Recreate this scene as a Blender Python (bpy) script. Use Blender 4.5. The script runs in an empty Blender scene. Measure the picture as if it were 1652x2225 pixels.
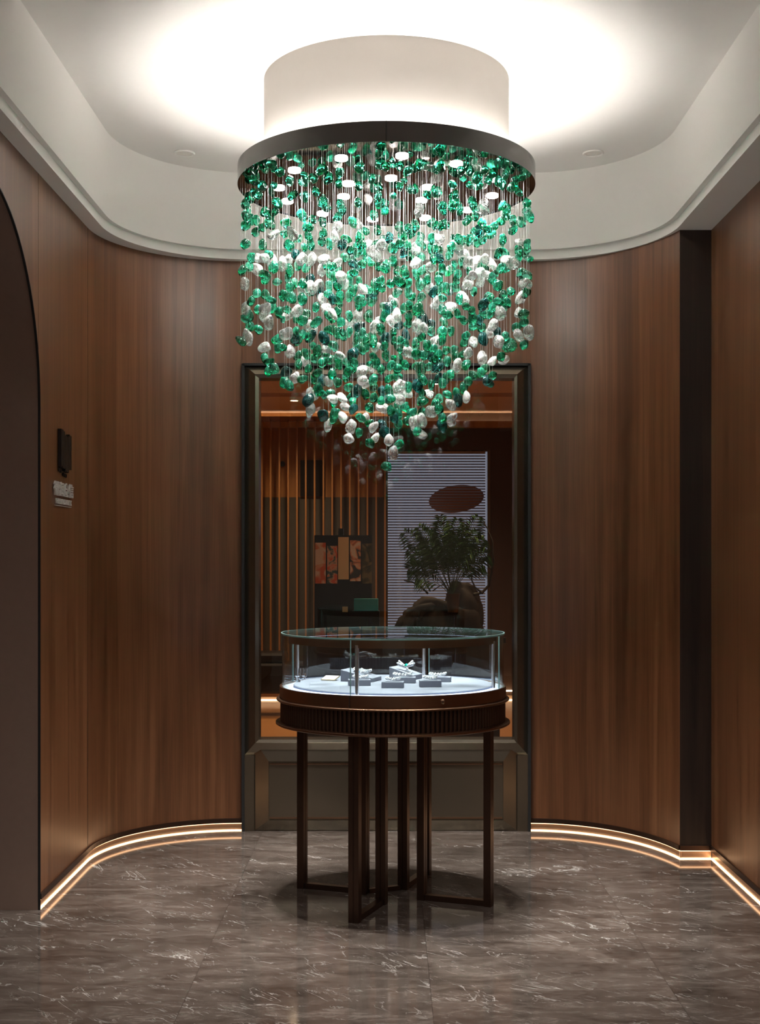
import bpy, bmesh, math, random
from mathutils import Vector, Matrix, noise
random.seed(7)
sc = bpy.context.scene
COL = sc.collection
PI = math.pi
# ------------------------------------------------------------------ camera, world, exposure
CZ, F = 1.473, 2850.0                       # eye height (m), focal length in photo pixels
cam = bpy.data.cameras.new('camera')
cam.sensor_width = 36.0
cam.lens = 36.0 * F / 2225.0
cam.shift_x = -17 / 2225.0
cam.shift_y = 102.5 / 2225.0
cam.clip_start = 0.05
camo = bpy.data.objects.new('camera', cam); COL.objects.link(camo)
camo.location = (0, 0, CZ); camo.rotation_euler = (PI / 2, 0, 0)
sc.camera = camo
w = bpy.data.worlds.new('world'); sc.world = w; w.use_nodes = True
w.node_tree.nodes['Background'].inputs[0].default_value = (1, .93, .86, 1)
w.node_tree.nodes['Background'].inputs[1].default_value = 0.02
sc.view_settings.view_transform = 'Standard'
sc.view_settings.look = 'None'
sc.view_settings.gamma = 1.0
sc.view_settings.use_curve_mapping = False
sc.view_settings.exposure = 1.72
sc.cycles.use_denoising = True
sc.cycles.max_bounces = 16
sc.cycles.transmission_bounces = 14
sc.cycles.transparent_max_bounces = 16
sc.cycles.sample_clamp_indirect = 6.0
# light strengths
SPOT_W = 46.0        # each canopy downlight
RING_E = 34.0        # hidden uplight ring on the canopy
ROOM_FILL_W = 58.0        # each added fill spot, unseen in the ceiling towards the shop
BASE_E = 2.5         # warm strip at the foot of the walls
CASE_E = 1.75        # cool strip inside the showcase
BACK_W = 40.0        # dim lamps of the room behind the pane

def P(x, y, Y):      # point at photo pixel (x,y) at distance Y
    return Vector(((x - 843) * Y / F, Y, CZ - (y - 1215) * Y / F))

# ------------------------------------------------------------------ mesh helpers
class MB:
    def __init__(s): s.v = []; s.f = []
    def add(s, vs, fs):
        o = len(s.v); s.v += [tuple(v) for v in vs]; s.f += [tuple(i + o for i in f) for f in fs]; return s
    def box(s, x0, x1, y0, y1, z0, z1, M=None):
        vs = [Vector(p) for p in ((x0,y0,z0),(x1,y0,z0),(x1,y1,z0),(x0,y1,z0),(x0,y0,z1),(x1,y0,z1),(x1,y1,z1),(x0,y1,z1))]
        if M: vs = [M @ v for v in vs]
        return s.add(vs, [(0,3,2,1),(4,5,6,7),(0,1,5,4),(1,2,6,5),(2,3,7,6),(3,0,4,7)])
    def tube(s, pts, rad, n=8, caps=True):
        pts = [Vector(p) for p in pts]; m = len(pts)
        if not isinstance(rad, (list, tuple)): rad = [rad] * m
        vs = []; ref = Vector((0, 0, 1))
        for i, p in enumerate(pts):
            d = (pts[min(i + 1, m - 1)] - pts[max(i - 1, 0)]).normalized()
            a = d.cross(ref)
            if a.length < .05: a = d.cross(Vector((1, 0, 0)))
            a.normalize(); b = d.cross(a)
            for k in range(n):
                t = 2 * PI * k / n
                vs.append(p + (a * math.cos(t) + b * math.sin(t)) * rad[i])
        fs = [(i*n+k, i*n+(k+1) % n, (i+1)*n+(k+1) % n, (i+1)*n+k) for i in range(m-1) for k in range(n)]
        if caps: fs += [tuple(range(n-1, -1, -1)), tuple(range((m-1)*n, m*n))]
        return s.add(vs, fs)
    def lathe(s, prof, c=(0, 0, 0), n=96, closed=False, rf=None):
        vs = []; m = len(prof)
        for k in range(n):
            t = 2 * PI * k / n; g = rf(k) if rf else 0
            for r, z in prof:
                rr = max(r + g, 0)
                vs.append((c[0] + rr * math.cos(t), c[1] + rr * math.sin(t), c[2] + z))
        fs = []
        for k in range(n):
            k2 = (k + 1) % n
            for i in range(m if closed else m - 1):
                j = (i + 1) % m
                fs.append((k*m+i, k2*m+i, k2*m+j, k*m+j))
        return s.add(vs, fs)
    def arc(s, r0, r1, z0, z1, a0, a1, c=(0, 0, 0), n=32):   # solid arc of rectangular section
        vs = []
        for k in range(n + 1):
            t = a0 + (a1 - a0) * k / n
            for r, z in ((r0, z0), (r1, z0), (r1, z1), (r0, z1)):
                vs.append((c[0] + r*math.cos(t), c[1] + r*math.sin(t), c[2] + z))
        fs = [(k*4+i, (k+1)*4+i, (k+1)*4+(i+1) % 4, k*4+(i+1) % 4) for k in range(n) for i in range(4)]
        fs += [(0, 1, 2, 3), (n*4+3, n*4+2, n*4+1, n*4)]
        return s.add(vs, fs)
    def strip(s, A, B):
        n = len(A)
        return s.add(list(A) + list(B), [(i, i+1, n+i+1, n+i) for i in range(n-1)])
    def ring(s, prof_paths):                                  # list of equal-length paths -> closed solid
        n = len(prof_paths[0]); m = len(prof_paths)
        vs = [p for path in prof_paths for p in path]
        fs = [(j*n+i, j*n+i+1, ((j+1) % m)*n+i+1, ((j+1) % m)*n+i) for j in range(m) for i in range(n-1)]
        fs += [tuple(j*n for j in range(m)), tuple(j*n+n-1 for j in reversed(range(m)))]
        return s.add(vs, fs)
    def build(s, name, mat, parent=None, smooth=None, bevel=0, fix=True):
        me = bpy.data.meshes.new(name); me.from_pydata(s.v, [], s.f); me.materials.append(mat)
        if fix:
            bm = bmesh.new(); bm.from_mesh(me)
            bmesh.ops.remove_doubles(bm, verts=bm.verts, dist=1e-6)
            bmesh.ops.recalc_face_normals(bm, faces=bm.faces); bm.to_mesh(me); bm.free()
        o = bpy.data.objects.new(name, me); COL.objects.link(o)
        if parent is not None: o.parent = parent; o.matrix_parent_inverse = parent.matrix_basis.inverted()
        if smooth is not None:
            me.polygons.foreach_set('use_smooth', [True] * len(me.polygons))
            try: me.set_sharp_from_angle(angle=math.radians(smooth))
            except Exception: pass
        if bevel:
            b = o.modifiers.new('bevel', 'BEVEL'); b.width = bevel; b.segments = 2; b.limit_method = 'ANGLE'; b.angle_limit = .7
        return o
def struct(o): o['kind'] = 'structure'; return o
def tag(o, label, cat, group=None):
    o['label'] = label; o['category'] = cat
    if group: o['group'] = group
    return o
def empty(name, loc=(0, 0, 0), label=None, cat=None, group=None):
    o = bpy.data.objects.new(name, None); COL.objects.link(o); o.location = loc; o.empty_display_size = .05
    if label: tag(o, label, cat, group)
    return o

# ------------------------------------------------------------------ materials
def newmat(name):
    m = bpy.data.materials.new(name); m.use_nodes = True
    return m, m.node_tree, m.node_tree.nodes['Principled BSDF']
def mat(name, col, rough=.5, metal=0, spec=.5, coat=0, emit=None, es=0, trans=0, ior=1.5, bump=0, bscale=200, aniso=0, var=.06):
    m, nt, b = newmat(name)
    b.inputs['Base Color'].default_value = (*col, 1); b.inputs['Roughness'].default_value = rough
    b.inputs['Metallic'].default_value = metal; b.inputs['Specular IOR Level'].default_value = spec
    b.inputs['Coat Weight'].default_value = coat; b.inputs['IOR'].default_value = ior
    b.inputs['Transmission Weight'].default_value = trans; b.inputs['Anisotropic'].default_value = aniso
    if emit: b.inputs['Emission Color'].default_value = (*emit, 1); b.inputs['Emission Strength'].default_value = es
    tc = nt.nodes.new('ShaderNodeTexCoord')
    if not trans and not emit and var:
        n = nt.nodes.new('ShaderNodeTexNoise'); n.inputs['Scale'].default_value = 35; nt.links.new(tc.outputs['Object'], n.inputs['Vector'])
        mr = nt.nodes.new('ShaderNodeMapRange'); mr.inputs[3].default_value = 1 - var; mr.inputs[4].default_value = 1 + var
        nt.links.new(n.outputs['Fac'], mr.inputs[0])
        vm = nt.nodes.new('ShaderNodeVectorMath'); vm.operation = 'SCALE'; vm.inputs[0].default_value = col
        nt.links.new(mr.outputs[0], vm.inputs['Scale']); nt.links.new(vm.outputs[0], b.inputs['Base Color'])
    if bump:
        n2 = nt.nodes.new('ShaderNodeTexNoise'); n2.inputs['Scale'].default_value = bscale; nt.links.new(tc.outputs['Object'], n2.inputs['Vector'])
        bp = nt.nodes.new('ShaderNodeBump'); bp.inputs['Strength'].default_value = bump; bp.inputs['Distance'].default_value = .002
        nt.links.new(n2.outputs['Fac'], bp.inputs['Height']); nt.links.new(bp.outputs[0], b.inputs['Normal'])
    return m
def ramp(nt, stops, interp='LINEAR'):
    r = nt.nodes.new('ShaderNodeValToRGB'); cr = r.color_ramp; cr.interpolation = interp
    while len(cr.elements) < len(stops): cr.elements.new(.5)
    for e, (p, c) in zip(cr.elements, stops): e.position = p; e.color = (*c, 1)
    return r
def wood(name, dark, mid, light, rough=.36, coat=.15, sx=26):
    m, nt, b = newmat(name); L = nt.links.new
    tc = nt.nodes.new('ShaderNodeTexCoord')
    mp = nt.nodes.new('ShaderNodeMapping'); mp.inputs['Scale'].default_value = (sx, sx, .55); L(tc.outputs['Object'], mp.inputs[0])
    n1 = nt.nodes.new('ShaderNodeTexNoise'); n1.inputs['Scale'].default_value = 1; n1.inputs['Detail'].default_value = 6; n1.inputs['Distortion'].default_value = .6; L(mp.outputs[0], n1.inputs['Vector'])
    mp2 = nt.nodes.new('ShaderNodeMapping'); mp2.inputs['Scale'].default_value = (3.2, 3.2, .16); L(tc.outputs['Object'], mp2.inputs[0])
    n2 = nt.nodes.new('ShaderNodeTexNoise'); n2.inputs['Scale'].default_value = 1; n2.inputs['Detail'].default_value = 2; n2.inputs['Distortion'].default_value = 1.2; L(mp2.outputs[0], n2.inputs['Vector'])
    mp3 = nt.nodes.new('ShaderNodeMapping'); mp3.inputs['Scale'].default_value = (210, 210, 3.5); L(tc.outputs['Object'], mp3.inputs[0])
    n3 = nt.nodes.new('ShaderNodeTexNoise'); n3.inputs['Scale'].default_value = 1; n3.inputs['Detail'].default_value = 3; L(mp3.outputs[0], n3.inputs['Vector'])
    # figure lines following the slow noise
    wv = nt.nodes.new('ShaderNodeMath'); wv.operation = 'MULTIPLY'; wv.inputs[1].default_value = 34; L(n2.outputs['Fac'], wv.inputs[0])
    sn = nt.nodes.new('ShaderNodeMath'); sn.operation = 'SINE'; L(wv.outputs[0], sn.inputs[0])
    def mul(a, k):
        q = nt.nodes.new('ShaderNodeMath'); q.operation = 'MULTIPLY'; q.inputs[1].default_value = k; L(a, q.inputs[0]); return q.outputs[0]
    def addn(a, c):
        q = nt.nodes.new('ShaderNodeMath'); q.operation = 'ADD'; L(a, q.inputs[0]); L(c, q.inputs[1]); return q.outputs[0]
    tot = addn(addn(mul(n1.outputs['Fac'], .45), mul(n2.outputs['Fac'], .3)), addn(mul(n3.outputs['Fac'], .25), mul(sn.outputs[0], .035)))
    r = ramp(nt, [(.36, dark), (.5, mid), (.64, light)]); L(tot, r.inputs[0]); L(r.outputs[0], b.inputs['Base Color'])
    bp = nt.nodes.new('ShaderNodeBump'); bp.inputs['Strength'].default_value = .12; bp.inputs['Distance'].default_value = .001
    L(n3.outputs['Fac'], bp.inputs['Height']); L(bp.outputs[0], b.inputs['Normal'])
    b.inputs['Roughness'].default_value = rough; b.inputs['Coat Weight'].default_value = coat; b.inputs['Coat Roughness'].default_value = .3
    return m
def marble():
    m, nt, b = newmat('grey_brown_marble'); L = nt.links.new; N = nt.nodes.new
    tc = N('ShaderNodeTexCoord'); sep = N('ShaderNodeSeparateXYZ'); L(tc.outputs['Object'], sep.inputs[0])
    def M(op, a, c=None, v=None):
        q = N('ShaderNodeMath'); q.operation = op
        L(a, q.inputs[0]) if not isinstance(a, float) else setattr(q.inputs[0], 'default_value', a)
        if c is not None: L(c, q.inputs[1])
        if v is not None: q.inputs[1].default_value = v
        return q.outputs[0]
    tx = M('DIVIDE', M('ADD', sep.outputs[0], v=10 * .825 - .146), v=.825)
    ty = M('DIVIDE', M('ADD', sep.outputs[1], v=10 * .825 - 4.37), v=.825)
    fx, fy = M('FLOOR', tx), M('FLOOR', ty)
    cmb = N('ShaderNodeCombineXYZ'); L(fx, cmb.inputs[0]); L(fy, cmb.inputs[1])
    wn = N('ShaderNodeTexWhiteNoise'); L(cmb.outputs[0], wn.inputs['Vector'])
    sc2 = N('ShaderNodeVectorMath'); sc2.operation = 'SCALE'; sc2.inputs['Scale'].default_value = 7; L(wn.outputs['Color'], sc2.inputs[0])
    ad = N('ShaderNodeVectorMath'); ad.operation = 'ADD'; L(tc.outputs['Object'], ad.inputs[0]); L(sc2.outputs[0], ad.inputs[1])
    mp = N('ShaderNodeMapping'); mp.inputs['Rotation'].default_value = (0, 0, .42); mp.inputs['Scale'].default_value = (1, 2.8, 1); L(ad.outputs[0], mp.inputs[0])
    def nz(scale, det, dist, vec=mp.outputs[0], rough=.5):
        n = N('ShaderNodeTexNoise'); n.inputs['Scale'].default_value = scale; n.inputs['Detail'].default_value = det; n.inputs['Distortion'].default_value = dist
        n.inputs['Roughness'].default_value = rough; L(vec, n.inputs['Vector']); return n.outputs['Fac']
    mr_ = N('ShaderNodeMapping'); mr_.inputs['Rotation'].default_value = (0, 0, .80); L(ad.outputs[0], mr_.inputs[0])
    mv = N('ShaderNodeMapping'); mv.inputs['Scale'].default_value = (1, 3.4, 1); L(mr_.outputs[0], mv.inputs[0])
    base = M('ADD', M('MULTIPLY', nz(3.2, 12, 1.0, rough=.72), v=.72), M('MULTIPLY', nz(24, 4, .5, rough=.6), v=.28))
    r = ramp(nt, [(.36, (.034, .025, .020)), (.5, (.070, .055, .046)), (.64, (.125, .104, .090))]); L(base, r.inputs[0])
    def vein(scale, width, dist, det=6):
        n = nz(scale, det, dist, vec=mv.outputs[0], rough=.55)
        d = M('ABSOLUTE', M('SUBTRACT', n, v=.5))
        q = N('ShaderNodeMapRange'); q.inputs[1].default_value = 0; q.inputs[2].default_value = width; q.inputs[3].default_value = 1; q.inputs[4].default_value = 0; L(d, q.inputs[0]); return q.outputs[0]
    mk = N('ShaderNodeMapRange'); mk.inputs[1].default_value = .48; mk.inputs[2].default_value = .64; L(nz(2.6, 4, .3), mk.inputs[0])
    mk2 = N('ShaderNodeMapRange'); mk2.inputs[1].default_value = .46; mk2.inputs[2].default_value = .62; L(nz(6.0, 4, .3), mk2.inputs[0])
    v1 = M('MULTIPLY', vein(1.5, .0065, .7), mk.outputs[0])
    v2 = M('MULTIPLY', vein(3.4, .009, .8), M('MULTIPLY', mk2.outputs[0], v=.5))
    v = M('MINIMUM', M('ADD', v1, v2), v=1.0)
    mx = N('ShaderNodeMix'); mx.data_type = 'RGBA'; L(v, mx.inputs['Factor']); L(r.outputs[0], mx.inputs['A']); mx.inputs['B'].default_value = (.36, .34, .32, 1)
    ex = M('ABSOLUTE', M('SUBTRACT', M('FRACT', M('ADD', tx, v=.5)), v=.5)); ey = M('ABSOLUTE', M('SUBTRACT', M('FRACT', M('ADD', ty, v=.5)), v=.5))
    jn = M('LESS_THAN', M('MINIMUM', ex, ey), v=.0014)
    mx2 = N('ShaderNodeMix'); mx2.data_type = 'RGBA'; L(M('MULTIPLY', jn, v=.7), mx2.inputs['Factor']); L(mx.outputs['Result'], mx2.inputs['A']); mx2.inputs['B'].default_value = (.02, .017, .015, 1)
    L(mx2.outputs['Result'], b.inputs['Base Color'])
    b.inputs['Roughness'].default_value = .09; b.inputs['Specular IOR Level'].default_value = .5
    return m
def thin_glass(name, tint=(1, 1, 1), ior=1.5, boost=1.0):
    m = bpy.data.materials.new(name); m.use_nodes = True; nt = m.node_tree; nt.nodes.clear(); L = nt.links.new
    out = nt.nodes.new('ShaderNodeOutputMaterial'); mx = nt.nodes.new('ShaderNodeMixShader')
    tr = nt.nodes.new('ShaderNodeBsdfTransparent'); tr.inputs[0].default_value = (*tint, 1)
    gl = nt.nodes.new('ShaderNodeBsdfGlossy'); gl.inputs['Roughness'].default_value = .0
    fr = nt.nodes.new('ShaderNodeLayerWeight'); fr.inputs[0].default_value = .5      # facing = 1 - cos
    pw = nt.nodes.new('ShaderNodeMath'); pw.operation = 'POWER'; pw.inputs[1].default_value = 5; L(fr.outputs['Facing'], pw.inputs[0])
    mu = nt.nodes.new('ShaderNodeMapRange'); mu.inputs[3].default_value = .045 * boost; mu.inputs[4].default_value = 1
    L(pw.outputs[0], mu.inputs[0]); L(mu.outputs[0], mx.inputs[0]); L(tr.outputs[0], mx.inputs[1]); L(gl.outputs[0], mx.inputs[2]); L(mx.outputs[0], out.inputs[0])
    return m
def crystal(name, dcol, vol=None, dens=0, fac=.10, rough=.01):
    m = bpy.data.materials.new(name); m.use_nodes = True; nt = m.node_tree; nt.nodes.clear(); L = nt.links.new
    out = nt.nodes.new('ShaderNodeOutputMaterial'); mx = nt.nodes.new('ShaderNodeMixShader'); mx.inputs[0].default_value = fac
    g = nt.nodes.new('ShaderNodeBsdfPrincipled'); g.inputs['Base Color'].default_value = (1, 1, 1, 1); g.inputs['Transmission Weight'].default_value = 1
    g.inputs['Roughness'].default_value = rough; g.inputs['IOR'].default_value = 1.54
    d = nt.nodes.new('ShaderNodeBsdfPrincipled'); d.inputs['Roughness'].default_value = .1; d.inputs['Specular IOR Level'].default_value = .9
    tc = nt.nodes.new('ShaderNodeTexCoord'); n = nt.nodes.new('ShaderNodeTexNoise'); n.inputs['Scale'].default_value = 1.8; n.inputs['Detail'].default_value = 3
    L(tc.outputs['Object'], n.inputs['Vector'])
    r = ramp(nt, [(.40, tuple(c * .4 for c in dcol)), (.55, dcol), (.68, tuple(min(1, c * 1.6 + .06) for c in dcol))]); L(n.outputs['Fac'], r.inputs[0]); L(r.outputs[0], d.inputs['Base Color'])
    n5 = nt.nodes.new('ShaderNodeTexNoise'); n5.inputs['Scale'].default_value = 2.6; n5.inputs['Detail'].default_value = 1; L(tc.outputs['Object'], n5.inputs['Vector'])
    bp = nt.nodes.new('ShaderNodeBump'); bp.inputs['Strength'].default_value = .8; bp.inputs['Distance'].default_value = .006; L(n5.outputs['Fac'], bp.inputs['Height'])
    L(bp.outputs[0], g.inputs['Normal']); L(bp.outputs[0], d.inputs['Normal'])
    L(g.outputs[0], mx.inputs[1]); L(d.outputs[0], mx.inputs[2]); L(mx.outputs[0], out.inputs[0])
    if vol:
        va = nt.nodes.new('ShaderNodeVolumeAbsorption'); va.inputs[0].default_value = (*vol, 1); va.inputs[1].default_value = dens; L(va.outputs[0], out.inputs['Volume'])
    return m
def emis(name, col, s):
    m = bpy.data.materials.new(name); m.use_nodes = True; nt = m.node_tree; nt.nodes.clear()
    o = nt.nodes.new('ShaderNodeOutputMaterial'); e = nt.nodes.new('ShaderNodeEmission'); e.inputs[0].default_value = (*col, 1); e.inputs[1].default_value = s
    nt.links.new(e.outputs[0], o.inputs[0]); return m

WAL = wood('walnut_veneer', (.070, .0255, .009), (.118, .044, .0165), (.172, .070, .029), rough=.38, coat=.2)
WALD = wood('dark_walnut_and_shade', (.012, .006, .004), (.022, .011, .007), (.035, .018, .011), rough=.5, coat=0)  # counter wood; also paints the shade of the right return
PLAS = mat('white_plaster', (.90, .885, .865), .8, var=.01)
MARB = marble()
BRZ = mat('brushed_bronze', (.26, .155, .10), .34, metal=1, bump=.05, bscale=300)
BRZD = mat('dark_bronze', (.085, .052, .038), .36, metal=.9)
JAMB = mat('bronze_jamb_panel', (.30, .21, .17), .42, metal=.35)
FRM = mat('grey_brown_metal_frame', (.20, .17, .13), .27, metal=.93)
FRMD = mat('black_gap', (.006, .006, .006), .6)
RIM = mat('black_chrome', (.16, .155, .15), .12, metal=1, var=0)
MIR = mat('dark_mirror', (.20, .17, .155), .03, metal=1, var=0)
DRUM = mat('cream_paint', (.74, .70, .655), .75, var=.01)
STEEL = mat('satin_steel', (.72, .70, .70), .25, metal=1, var=0)
CHROME = mat('chrome', (.85, .83, .80), .32, metal=.55, var=0)
SPOTM = emis('downlight_glow', (1, .97, .93), 45)
GLASSW = thin_glass('window_glass', (.93, .95, .94), 1.5, 1.4)
GLASSC = thin_glass('case_glass', (.95, .985, .975), 1.5, 1.2)
GEDGE = mat('glass_edge', (.30, .50, .48), .15, spec=.8, trans=.4, var=0)
LEDW = emis('warm_led', (1, .62, .34), BASE_E)
LEDW2 = emis('warm_led_dim', (1, .55, .28), BASE_E * .5)
LEDC = emis('cool_led', (.58, .72, 1), CASE_E)
FAB = mat('grey_suede', (.165, .18, .23), .9, bump=.3, bscale=900)
LEDGE = mat('pale_grey_ledge', (.40, .43, .5), .5)
BLK = mat('black_lacquer', (.008, .007, .007), .3)
WIRE = mat('wire_steel', (.75, .73, .72), .3, metal=.6, var=0)
GREEN = crystal('green_glass', (.02, .44, .27), (.02, .87, .71), 80)
GREEN2 = crystal('deep_green_glass', (.006, .24, .12), (.02, .82, .66), 110)
TEAL = crystal('teal_glass', (.004, .13, .13), (.02, .62, .60), 110)
CLEAR = crystal('clear_glass', (.95, .95, .94), fac=.22)

# ------------------------------------------------------------------ plan outlines
Y0, Y1 = -2.2, 7.12
XC = .0125
def cove(a, sy, z, nst=14, nc=26):
    h = [(-a, Y0 + (6.35 - Y0) * i / nst) for i in range(nst)]
    for k in range(nc + 1):
        t = PI / 2 * k / nc; h.append((-.75 - (a - .75) * math.cos(t), 6.35 + sy * math.sin(t)))
    full = h + [(-x, y) for x, y in reversed(h)]
    return [Vector((x + XC, y, z)) for x, y in full]
def wall_left_curve(nc=30, off=0):
    r = []
    for k in range(nc + 1):
        t = PI / 2 * k / nc; r.append((-.79 - (.675 - off) * math.cos(t), 6.40 + (.72 - off) * math.sin(t)))
    return r
def wall_right_curve(nc=30, off=0):
    t1 = math.acos(.675 / .70); r = []
    for k in range(nc + 1):
        t = PI / 2 + (t1 - PI / 2) * k / nc; r.append((.76 + (.70 - off) * math.cos(t), 6.2 + (.92 - off) * math.sin(t)))
    return r
ZS = 3.09                                                   # soffit height
ZC = 3.55                                                   # ceiling height
# floor
struct(MB().box(-3.2, 3.2, Y0 - .1, 7.16, -.08, 0).build('floor', MARB))
# ceiling plate
struct(MB().box(-2.2, 2.2, Y0 - .1, 7.6, ZC, ZC + .05).build('ceiling', PLAS))
# cove: vertical face, underside step, fascia, soffit
struct(MB().strip(cove(1.378, .70, ZC), cove(1.378, .70, 3.138)).strip(cove(1.378, .70, 3.138), cove(1.404, .725, 3.138)).build('trim_1', PLAS, smooth=30, fix=False))
struct(MB().strip(cove(1.404, .725, 3.138), cove(1.404, .725, ZS)).strip(cove(1.404, .725, ZS), cove(2.3, 1.2, ZS)).build('trim_2', PLAS, smooth=30, fix=False))
# left wall with arch opening (plane X=-1.465)
XL = -1.465; AC, AR, AZ = 4.73, .78, 2.12
def arch_pts(n=40):
    return [(AC - AR * math.cos(PI * k / n), AZ + AR * math.sin(PI * k / n)) for k in range(n + 1)]
mb = MB()
mb.add([(XL, Y0, .065), (XL, AC - AR, .065), (XL, AC - AR, ZS), (XL, Y0, ZS)], [(0, 1, 2, 3)])
mb.add([(XL, AC + AR, .065), (XL, 6.40, .065), (XL, 6.40, ZS), (XL, AC + AR, ZS)], [(0, 1, 2, 3)])
ap = arch_pts()
mb.strip([Vector((XL, y, z)) for y, z in ap], [Vector((XL, y, ZS)) for y, z in ap])
wl = struct(mb.build('wall_left', WAL))
MB().box(XL - .004, XL + .0006, AC + AR - .014, AC + AR - .0125, AZ + .2, ZS).build('panel_joint', FRMD, wl)
# arch tunnel
out = [(AC - AR, 0)] + ap + [(AC + AR, 0)]
mb = MB().strip([Vector((XL + .004, y, z)) for y, z in ap], [Vector((XL - .7, y, z)) for y, z in ap])
tun = struct(mb.build('trim_3', JAMB, smooth=40))
mb = MB().strip([Vector((XL + .004, AC + AR, 0)), Vector((XL + .004, AC + AR, AZ + .03))], [Vector((XL - .7, AC + AR, 0)), Vector((XL - .7, AC + AR, AZ + .03))])
mb.strip([Vector((XL + .004, AC - AR, 0)), Vector((XL + .004, AC - AR, AZ))], [Vector((XL - .7, AC - AR, 0)), Vector((XL - .7, AC - AR, AZ))])
mb.box(XL - .7, XL + .0, AC + AR - .004, AC + AR, 0, AZ + .03)
struct(mb.build('trim_4', JAMB))
# thin dark edge bead round the arch
mb = MB(); fo = [(y, z) for y, z in [(AC - AR, 0)] + ap + [(AC + AR, 0)]]
cen = Vector((0, AC, AZ))
def shr(y, z, d):
    if z <= AZ: return (y + (d if y < AC else -d), z)
    v = Vector((y - AC, z - AZ)); v = v.normalized() * (AR - d); return (AC + v.x, AZ + v.y)
A = [Vector((XL + .006, *fo[i])) for i in range(len(fo))]; B = [Vector((XL + .006, *shr(*p, .005))) for p in fo]
C_ = [Vector((XL - .004, *shr(*p, .005))) for p in fo]
mb.strip(A, B).strip(B, C_)
struct(mb.build('trim_5', FRMD))
dr = struct(MB().box(XL - .76, XL - .70, AC - AR - .05, AC + AR + .05, 0, AZ + AR + .05).build('door_1', JAMB))
# curved walnut walls and right side
def wall_strip(name, pts, mat_=WAL, z0=.065, z1=ZS):
    return struct(MB().strip([Vector((x, y, z0)) for x, y in pts], [Vector((x, y, z1)) for x, y in pts]).build(name, mat_, smooth=30))
lc, rc = wall_left_curve(), wall_right_curve()
w1 = wall_strip('wall_left_curve', lc)
MB().box(XL - .003, XL + .0008, 6.399, 6.4008, .065, ZS).build('panel_joint', FRMD, w1)
w2 = wall_strip('wall_right_curve', rc)
XR = 1.59; YR = rc[-1][1]
wall_strip('wall_right_return', [rc[-1], (XR, YR)], WALD)  # darker veneer puts the return's shade into its colour
wall_strip('wall_right', [(XR, YR), (XR, Y0)])
struct(MB().box(-2.2, 2.2, Y0 - .08, Y0, 0, ZC).build('wall_front', mat('shop_wall', (.34, .30, .26), .7)))
# wall above and beside the window
WX0, WX1, WZ1 = -.785, .768, 2.527
mb = MB().box(WX0 - .004, WX1 + .004, 7.11, 7.2, WZ1, ZS + .3)
struct(mb.build('wall_back', WAL))

# lit skirting: dark lip, warm strips, satin plate
def skirting(name, pts):
    root = empty(name); struct(root)
    n = len(pts)
    nor = []
    for i in range(n):
        a = Vector(pts[max(i-1, 0)]); b_ = Vector(pts[min(i+1, n-1)]); d = (b_ - a).normalized(); nor.append(Vector((d.y, -d.x)))
    def off(k, z): return [Vector((p[0] + q.x * k, p[1] + q.y * k, z)) for p, q in zip(pts, nor)]
    MB().ring([off(-.004, .043), off(.009, .043), off(.009, .067), off(-.004, .067)]).build('lip', BRZD, root)
    MB().ring([off(-.010, 0), off(-.003, 0), off(-.003, .043), off(-.010, .043)]).build('reflector_plate', mat('copper_plate', (.62, .42, .28), .3, metal=.6), root)
    MB().ring([off(-.003, .001), off(.001, .001), off(.001, .005), off(-.003, .005)]).build('light_strip', LEDW, root)
    MB().ring([off(-.003, .0385), off(.003, .0385), off(.003, .0428), off(-.003, .0428)]).build('light_strip', LEDW2, root)
    return root
lpts = [(XL, y) for y in (AC + AR + .002, 5.8, 6.1, 6.3)] + lc
skirting('baseboard_left', [Vector(p) for p in lpts])
skirting('baseboard_right', [Vector(p) for p in rc])
skirting('baseboard_return', [Vector(p) for p in [rc[-1], ((rc[-1][0] + XR) / 2, YR), (XR, YR)]])
skirting('baseboard_side', [Vector((XR, YR - .0 - k * (YR - Y0) / 12)) for k in range(13)])

# ------------------------------------------------------------------ window with metal surround
YW = 7.12
def px(x): return (x - 843) * YW / F
def pz(y): return CZ - (y - 1215) * YW / F
win = struct(empty('window_1'))
def bevel_frame(mb, x0, x1, z0, z1, ix0, ix1, iz0, iz1, yo, yi):
    o = [(x0, yo, z0), (x1, yo, z0), (x1, yo, z1), (x0, yo, z1)]; i = [(ix0, yi, iz0), (ix1, yi, iz0), (ix1, yi, iz1), (ix0, yi, iz1)]
    b = [(x, YW + .10, z) for x, _, z in i]; ob = [(x, YW + .10, z) for x, _, z in o]
    vs = o + i + b + ob
    fs = []
    for k in range(4):
        j = (k + 1) % 4
        fs += [(k, j, 4 + j, 4 + k), (4 + k, 4 + j, 8 + j, 8 + k), (12 + k, 12 + j, j, k)]
    mb.add(vs, fs)
mb = MB()
bevel_frame(mb, WX0 + .008, WX1 - .008, pz(1640), WZ1 - .004, px(556), px(1123), pz(1612), pz(815), YW - .006, YW - .040)
bevel_frame(mb, px(553), px(1124), pz(1616), pz(815), px(563.5), px(1117), pz(1606), pz(822.5), YW - .030, YW - .022)
mb.build('frame', FRM, win)
mb = MB().box(WX0 - .006, WX0 + .009, YW - .03, YW + .1, 0, WZ1 + .004).box(WX1 - .009, WX1 + .006, YW - .03, YW + .1, 0, WZ1 + .004).box(WX0, WX1, YW - .03, YW + .1, WZ1 - .007, WZ1 + .006)
mb.build('edge_trim', FRMD, win)
MB().box(px(560), px(1120), YW + .055, YW + .063, pz(1610), pz(820)).build('glass_pane', GLASSW, win)
mb = MB().box(WX0 + .008, px(553), YW - .02, YW + .1, 0, pz(1640)).box(px(1124), WX1 - .008, YW - .02, YW + .1, 0, pz(1640))
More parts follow.
